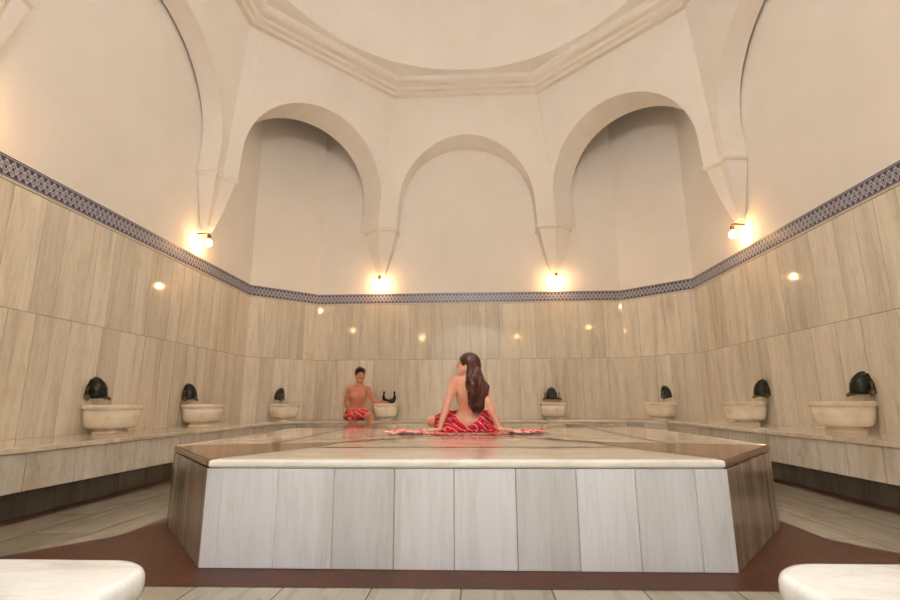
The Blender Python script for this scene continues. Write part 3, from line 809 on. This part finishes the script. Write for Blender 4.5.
def add_head(F, c, fwd, up, s=1.0, female=False):
    c = np.array(c, float); f = unit(fwd); u = np.array(up, float); u = unit(u - (u @ f) * f); r = np.cross(f, u)
    R = np.stack([r, f, u], 1)
    P = lambda x, y, z: c + s * (x * r + y * f + z * u)
    F.el(P(0, -.012, .028), np.array((.076, .094, .088)) * s, R, .02)
    F.el(P(0, .028, -.035), np.array((.060, .062, .082)) * s, R, .025)
    jw = .046 if not female else .040
    for sg in (-1, 1):
        F.rc(P(sg * .056, .0, -.045), .018 * s, P(sg * .022, .066, -.095), .020 * s, .03)
        F.el(P(sg * .033, .066, -.024), np.array((.022, .020, .018)) * s, R, .02)          # cheek
        F.el(P(sg * .077, -.006, -.012), np.array((.009, .018, .030)) * s, R, .006)       # ear
    F.rc(P(-.012, .076, -.100), .019 * s, P(.012, .076, -.100), .019 * s, .02)
    F.rc(P(-.040, .077, .024), .011 * s, P(.040, .077, .024), .011 * s, .018)             # brow ridge
    for sg in (-1, 1): F.el(P(sg * .031, .093, .004), np.array((.017, .014, .011)) * s, R, .008, sub=True)
    for sg in (-1, 1):
        F.rc(P(sg * .020, .086, .010), .0055 * s, P(sg * .043, .080, .009), .005 * s, .006)   # upper lid
    F.rc(P(0, .088, .012), .009 * s, P(0, .108, -.030), .0125 * s, .012)
    for sg in (-1, 1): F.el(P(sg * .012, .096, -.033), np.array((.009, .011, .008)) * s, R, .008)
    F.rc(P(-.019, .085, -.0605), .0042 * s, P(.019, .085, -.0605), .0042 * s, .004, 1)
    F.rc(P(-.009, .0875, -.067), .0050 * s, P(.009, .0875, -.067), .0050 * s, .005, 1)
    return P, R

def face_parts(P, s, parent):
    for sg in (-1, 1):
        e_ = sphere('eye', tuple(P(sg * .031, .0735, .003)), .0125 * s, M['eye_white'], parent)
        sphere('iris', tuple(P(sg * .031, .0835, .003)), .0055 * s, M['brow'], e_)
        tube('eyebrow', [tuple(P(sg * .014, .0905, .0245)), tuple(P(sg * .030, .0895, .0290)), tuple(P(sg * .047, .0790, .0250))], [.0030 * s, .0036 * s, .0020 * s], M['brow'], parent)
# --- the woman, seen from behind, sitting cross-legged and leaning on both hands, head turned to the left
WO = (0.0, 5.20, ZP + .010)
wom = tag(empty('person', WO), 'person with long brown hair sitting on the platform, back to camera, leaning on both hands', 'person')
F = Field(.005)
rt = lambda a, ax: np.array(Matrix.Rotation(a, 3, ax))
lean = rt(.20, 'X') @ rt(.06, 'Y')
F.el((.035, .09, .105), (.165, .125, .105), k=.05)                       # pelvis
F.el((-.035, .035, .095), (.095, .10, .092), k=.04); F.el((.105, .035, .095), (.095, .10, .092), k=.04)
F.el((.03, .055, .235), (.112, .082, .115), lean, .06)                   # waist
F.el((.025, .0, .385), (.135, .090, .145), lean, .06)                    # rib cage
F.el((.03, -.02, .475), (.135, .072, .075), lean @ rt(-.10, 'Y'), .05)    # upper back
for sx in (-.035, .10): F.el((sx, -.075, .43), (.05, .028, .085), lean, .03)   # shoulder blades
F.el((.028, .075, .40), (.105, .055, .07), lean, .05)     # chest
F.rc((-.015, -.015, .535), .050, (.0, -.045, .515), .050, .05)
F.rc((.022, -.035, .515), .058, (.015, -.035, .615), .047, .04)           # neck
SHL, ELL, WRL = (-.115, -.045, .520), (-.190, -.105, .285), (-.262, -.165, .055)
SHR, ELR, WRR = (.178, -.03, .480), (.232, -.160, .280), (.325, -.165, .055)
for S, E_, Wr in ((SHL, ELL, WRL), (SHR, ELR, WRR)):
    F.rc((.025, -.03, .50), .052, S, .049, .05); F.el(S, (.052, .052, .056), k=.03)
    m1 = lerp(S, E_, .45); F.chain([S, m1, E_], [.047, .042, .034], .025)
    m2 = lerp(E_, Wr, .3); F.chain([E_, m2, Wr], [.034, .036, .024], .02)
add_hand(F, (-.264, -.168, .034), (-.75, -.55, -.02), (.02, -.02, 1), 1, .06, .95)
add_hand(F, (.328, -.168, .034), (.85, -.40, -.02), (-.02, -.02, 1), -1, .06, .95)
# legs
F.chain([(-.045, .11, .10), (-.20, .22, .10), (-.375, .33, .095)], [.095, .080, .058], .03)
F.chain([(-.375, .33, .095), (-.22, .43, .075), (-.02, .50, .06)], [.056, .054, .036], .03)
add_foot(F, (0.0, .51, .085), (.9, .35, 0), .9)
F.chain([(.115, .11, .10), (.19, .27, .11), (.27, .44, .10)], [.095, .080, .058], .03)
F.chain([(.27, .44, .10), (.17, .60, .075), (.05, .68, .06)], [.056, .054, .036], .03)
add_foot(F, (.04, .69, .085), (-.85, .4, 0), .9)
HC, HF, HU = (.010, -.055, .680), (-.94, .10, .06), (.05, .05, 1)
HP, HR = add_head(F, HC, HF, HU, .99, True)
F.rc((.018, -.035, .60), .047, tuple(HP(0, -.02, -.05)), .045, .03)
F.mesh('body', [M['skin_w'], M['lips']], wom)
face_parts(HP, .99, wom)
# hair
H = Field(.005)
H.el(HP(0, -.026, .036), np.array((.096, .110, .098)), HR, .02)
H.el(HP(0, -.070, -.02), np.array((.094, .084, .115)), HR, .03)
H.el(HP(0, .10, -.055), np.array((.075, .085, .105)), HR, .02, sub=True)
hr = random.Random(3)
for q in range(110):
    a, b = hr.uniform(-1, 1), hr.uniform(-1, 1)
    if a * a + b * b > 1: continue
    st = HP(.05 * a - .0, -.06 + .055 * b, .07 - .05 * abs(a))
    ph = hr.uniform(0, 6.3); wv = hr.uniform(.010, .024)
    path = [st, (.075 + .048 * a, -.105 + .035 * b, .64), (.092 + .078 * a, -.135 + .04 * b, .55), (.112 + .098 * a, -.148 + .04 * b, .46),
            (.118 + .098 * a, -.142 + .036 * b, .37), (.104 + .072 * a, -.125 + .03 * b, .28 + .02 * b), (.094 + .046 * a, -.108 + .022 * b, .185 + .08 * hr.random())]
    pts = []
    for i in range(len(path) - 1):
        for k in range(3):
            p = np.array(lerp(tuple(path[i]), tuple(path[i + 1]), k / 3)); tt = i + k / 3
            p[0] += wv * math.sin(tt * 2.6 + ph); p[1] += .6 * wv * math.cos(tt * 2.3 + ph); pts.append(p)
    pts.append(np.array(path[-1]))
    rad = [max(.0045, .0145 * (1 - .65 * (i / (len(pts) - 1)) ** 2)) for i in range(len(pts))]
    H.chain(pts, rad, .003)
H.mesh('hair', [M['hair_w']], wom)
# cloth wrapped low round the hips
T = Field(.006)
T.chain([(-.20, .16, .07), (-.155, .03, .075), (-.10, -.055, .045), (.03, -.075, .026), (.15, -.055, .05), (.205, .05, .09), (.21, .16, .09)], [.06, .056, .044, .026, .044, .052, .06], .03)
T.chain([(-.13, -.02, .14), (-.085, -.075, .085), (-.02, -.09, .04)], [.026, .028, .03], .015)
T.chain([(.185, -.01, .185), (.165, -.06, .13), (.11, -.085, .07), (.05, -.09, .04)], [.03, .034, .032, .03], .015)
T.chain([(-.10, .16, .14), (-.22, .22, .13), (-.30, .27, .10)], [.08, .075, .06], .03)
T.chain([(.14, .16, .14), (.20, .28, .13), (.24, .38, .12)], [.085, .08, .07], .03)
T.chain([(-.30, .18, .055), (-.22, .04, .045), (-.17, -.06, .035), (-.10, -.12, .028)], [.05, .048, .036, .028], .02)
T.chain([(.20, -.02, .05), (.25, -.09, .04), (.28, -.13, .03)], [.04, .03, .022], .02)
for q in range(26):
    x, y = hr.uniform(-.30, .30), hr.uniform(-.15, -.05); l = hr.uniform(.04, .10); a = hr.uniform(-.5, .5)
    T.rc((x, y, .016), .012, (x + l * math.cos(a), y + l * math.sin(a) * .4, .018), .010, .01)
T.el((.028, .092, .39), (.118, .060, .115), lean, .03); T.el((.03, .115, .25), (.112, .060, .12), lean, .04); T.el((.035, .17, .13), (.15, .09, .085), k=.05)
T.chain([(.10, .30, .10), (-.02, .34, .08), (-.16, .33, .08)], [.08, .07, .06], .05)
T.chain([(-.06, .20, .10), (-.22, .27, .10), (-.33, .335, .095)], [.095, .092, .070], .03)
T.chain([(.12, .20, .10), (.20, .32, .11), (.265, .42, .10)], [.095, .092, .072], .03)
T.mesh('body_wrap', [M['cloth_wrap']], wom, wob=.0016, clip=lambda X: .002 - X[..., 2])

# --- patterned cloth spread out on the platform under her
cl = random.Random(5)
NX, NY = 130, 46; vs, fs = [], []
def nz(x, y):
    return (math.sin(9 * x + 4 * math.sin(7 * y)) * math.sin(11 * y + 3 * math.sin(5 * x)) + .6 * math.sin(31 * x + 9 * y) * math.sin(23 * y - 6 * x) + .35 * math.sin(57 * x - 20 * y + 2))
for j in range(NY + 1):
    for i in range(NX + 1):
        u, v = i / NX * 2 - 1, j / NY * 2 - 1
        hx = .80 + .035 * math.sin(9 * v + 1) + .02 * math.sin(23 * v)
        hy = .29 * (1 - .38 * abs(u) ** 3) + .03 * math.sin(7 * u + 2) + .018 * math.sin(19 * u)
        x, y = .0 + u * hx, -.02 + v * hy
        z = .010 + .011 * (nz(x, y) + 1.2)
        if abs(x) < .42 and abs(y) < .6: z = .005 + .0012 * (nz(x, y) + 1.2)
        vs.append((x, y, max(.004, z)))
for j in range(NY):
    for i in range(NX):
        a = j * (NX + 1) + i; fs.append((a, a + 1, a + NX + 2, a + NX + 1))
sc_ = mesh_obj('bath_cloth', vs, fs, M['cloth_spread'], None, True); sc_.location = (0.0, 5.22, ZP)
so = sc_.modifiers.new('solid', 'SOLIDIFY'); so.thickness = .003; so.offset = -1
tag(sc_, 'crumpled red and white patterned bath cloth spread flat on the platform', 'cloth')

# --- the man, sitting on the edge of the back bench, one hand on the basin
man = tag(empty('person', (-2.13, 9.36, ZB + .003)), 'bare-chested person with short black hair sitting on the back bench, hand on basin', 'person')
F = Field(.005)
tz = rt(.22, 'Z')                                                         # chest turned a little towards the basin
F.el((0, .04, .11), (.155, .120, .115), tz, .05)
F.el((.01, .035, .26), (.135, .100, .13), tz, .06)
F.el((.025, .02, .42), (.165, .112, .16), tz, .06)
F.el((.03, .03, .535), (.175, .085, .075), tz, .05)
for x in (-.07, .085): F.el((x + .03, -.065 + .22 * x, .455), (.078, .035, .060), tz, .03)
F.rc((.035, .035, .57), .070, (.045, .02, .68), .062, .05)
for x in (-1, 1): F.rc((.035 + .03 * x, .04, .64), .042, (.03 + .15 * x, .05, .585), .040, .05)
SR, ER, WR_ = (-.150, .03, .555), (-.205, .03, .295), (-.085, -.145, .205)
SL, EL, WL = (.205, .06, .555), (.315, .09, .335), (.470, .135, .338)
for S, E_, Wr in ((SR, ER, WR_), (SL, EL, WL)):
    F.el(S, (.062, .062, .066), k=.04)
    F.chain([S, lerp(S, E_, .45), E_], [.055, .050, .039], .025)
    F.chain([E_, lerp(E_, Wr, .3), Wr], [.039, .042, .027], .02)
add_hand(F, WR_, (.55, -.65, -.30), (.2, -.35, 1), -1, .35)
add_hand(F, WL, (.93, .12, -.12), (.05, -.15, 1), 1, .28)
KR, KL = (.035, -.405, .065), (.350, -.400, .070)
F.chain([(-.075, .02, .11), lerp((-.075, .02, .11), KR, .5), KR], [.100, .090, .064], .03)
F.chain([(.085, .02, .11), lerp((.085, .02, .11), KL, .5), KL], [.100, .090, .064], .03)
for K, dx in ((KR, -.01), (KL, .02)):
    A = (K[0] + dx, K[1] - .045, -.455)
    F.chain([K, (K[0] + dx * .3, K[1] - .012, -.14), A], [.058, .056, .036], .02)
    add_foot(F, A, (.1 + dx, -1, 0), 1.0)
HC2 = (.058, .0, .820)
HP2, HR2 = add_head(F, HC2, (.42, -1, .0), (0.02, 0, 1), 1.12)
F.rc((.045, .02, .66), .063, tuple(HP2(0, -.02, -.05)), .058, .03)
F.mesh('body', [M['skin_m'], M['lips']], man)
face_parts(HP2, 1.12, man)
H = Field(.005)
H.el(HP2(0, -.022, .042), np.array((.098, .112, .104)), HR2, .02)
H.el(HP2(0, .035, .102), np.array((.078, .072, .040)), HR2, .03)
H.el(HP2(0, .112, -.040), np.array((.078, .080, .122)), HR2, .015, sub=True)
H.el(HP2(0, .0, -.115), np.array((.15, .15, .085)), HR2, .015, sub=True)
for q in range(90):
    a, b = hr.uniform(-1, 1), hr.uniform(-1, 1)
    if a * a + b * b > 1: continue
    z_ = math.sqrt(max(0, 1 - a * a - b * b)); p = HP2(.082 * a, -.02 + .094 * b, .045 + .088 * z_); d = unit(HP2(a, b + .6, z_ + .3) - HP2(0, 0, 0))
    H.rc(p, .015, p + d * .022, .008, .006)
H.mesh('hair', [M['hair_m']], man)
T = Field(.006)
T.el((0, .03, .115), (.175, .140, .118), tz, .03)
T.chain([(-.085, .0, .115), lerp((-.085, .0, .115), KR, .55), (KR[0], KR[1] - .01, KR[2] + .005)], [.122, .108, .080], .04)
T.chain([(.085, .0, .115), lerp((.085, .0, .115), KL, .45), lerp((.085, .0, .115), KL, .66)], [.118, .108, .098], .04)
T.chain([(-.02, -.05, .13), (.10, -.22, .11), (.15, -.28, .08)], [.08, .075, .06], .04)
T.chain([(-.13, .10, .05), (-.17, -.02, .06), (-.10, -.22, .05)], [.05, .05, .04], .03)
T.mesh('waist_cloth', [M['cloth_man']], man, wob=.0018, clip=lambda X: np.maximum(.002 - X[..., 2], X[..., 2] - .205))

# ------------------------------------------------------------------ light: bulbs emit; added dome glass, lunette window and skylight, all unseen, fill the room
def area(name, sx, sy, watts, col, loc, rot):
    l = bpy.data.lights.new(name, 'AREA'); l.shape = 'RECTANGLE'; l.size = sx; l.size_y = sy; l.energy = watts; l.color = col
    o = bpy.data.objects.new(name, l); COL.objects.link(o); o.location = loc; o.rotation_euler = rot
area('added_skylight_fill', 1.6, 1.4, 125, (.86, .93, 1), (0, -.5, 4.84), (0, 0, 0))  # fill lamp at the added skylight, lights the platform front
area('added_window_fill', 1.6, 1.2, 310, (1, .95, .89), (0, YF - .12, 5.4), (PI / 2, 0, PI))  # fill lamp at the added lunette window, evens out the upper walls
wd = bpy.data.worlds.new('world'); SC.world = wd; wd.use_nodes = True
wd.node_tree.nodes['Background'].inputs[0].default_value = (.5, .5, .55, 1); wd.node_tree.nodes['Background'].inputs[1].default_value = .05

# ------------------------------------------------------------------ camera
cd = bpy.data.cameras.new('camera'); cam = bpy.data.objects.new('camera', cd); COL.objects.link(cam)
cd.sensor_width = 36; cd.lens = 36 * 489.8617 / 900; cd.clip_end = 100; cd.clip_start = .02
cam.matrix_world = Matrix.Translation((.0649, 0, .85)) @ Matrix.Rotation(math.radians(2.5096), 4, 'Z') @ Matrix.Rotation(math.radians(90 + 11.8923), 4, 'X') @ Matrix.Rotation(math.radians(-.2739), 4, 'Z')
SC.camera = cam
vs_ = SC.view_settings; vs_.view_transform = 'Standard'; vs_.look = 'None'; vs_.gamma = 1; vs_.use_curve_mapping = False; vs_.exposure = 0.17
SC.cycles.max_bounces = 10; SC.cycles.diffuse_bounces = 8; SC.cycles.glossy_bounces = 4
SC.cycles.sample_clamp_indirect = 8
SC.cycles.use_denoising = True
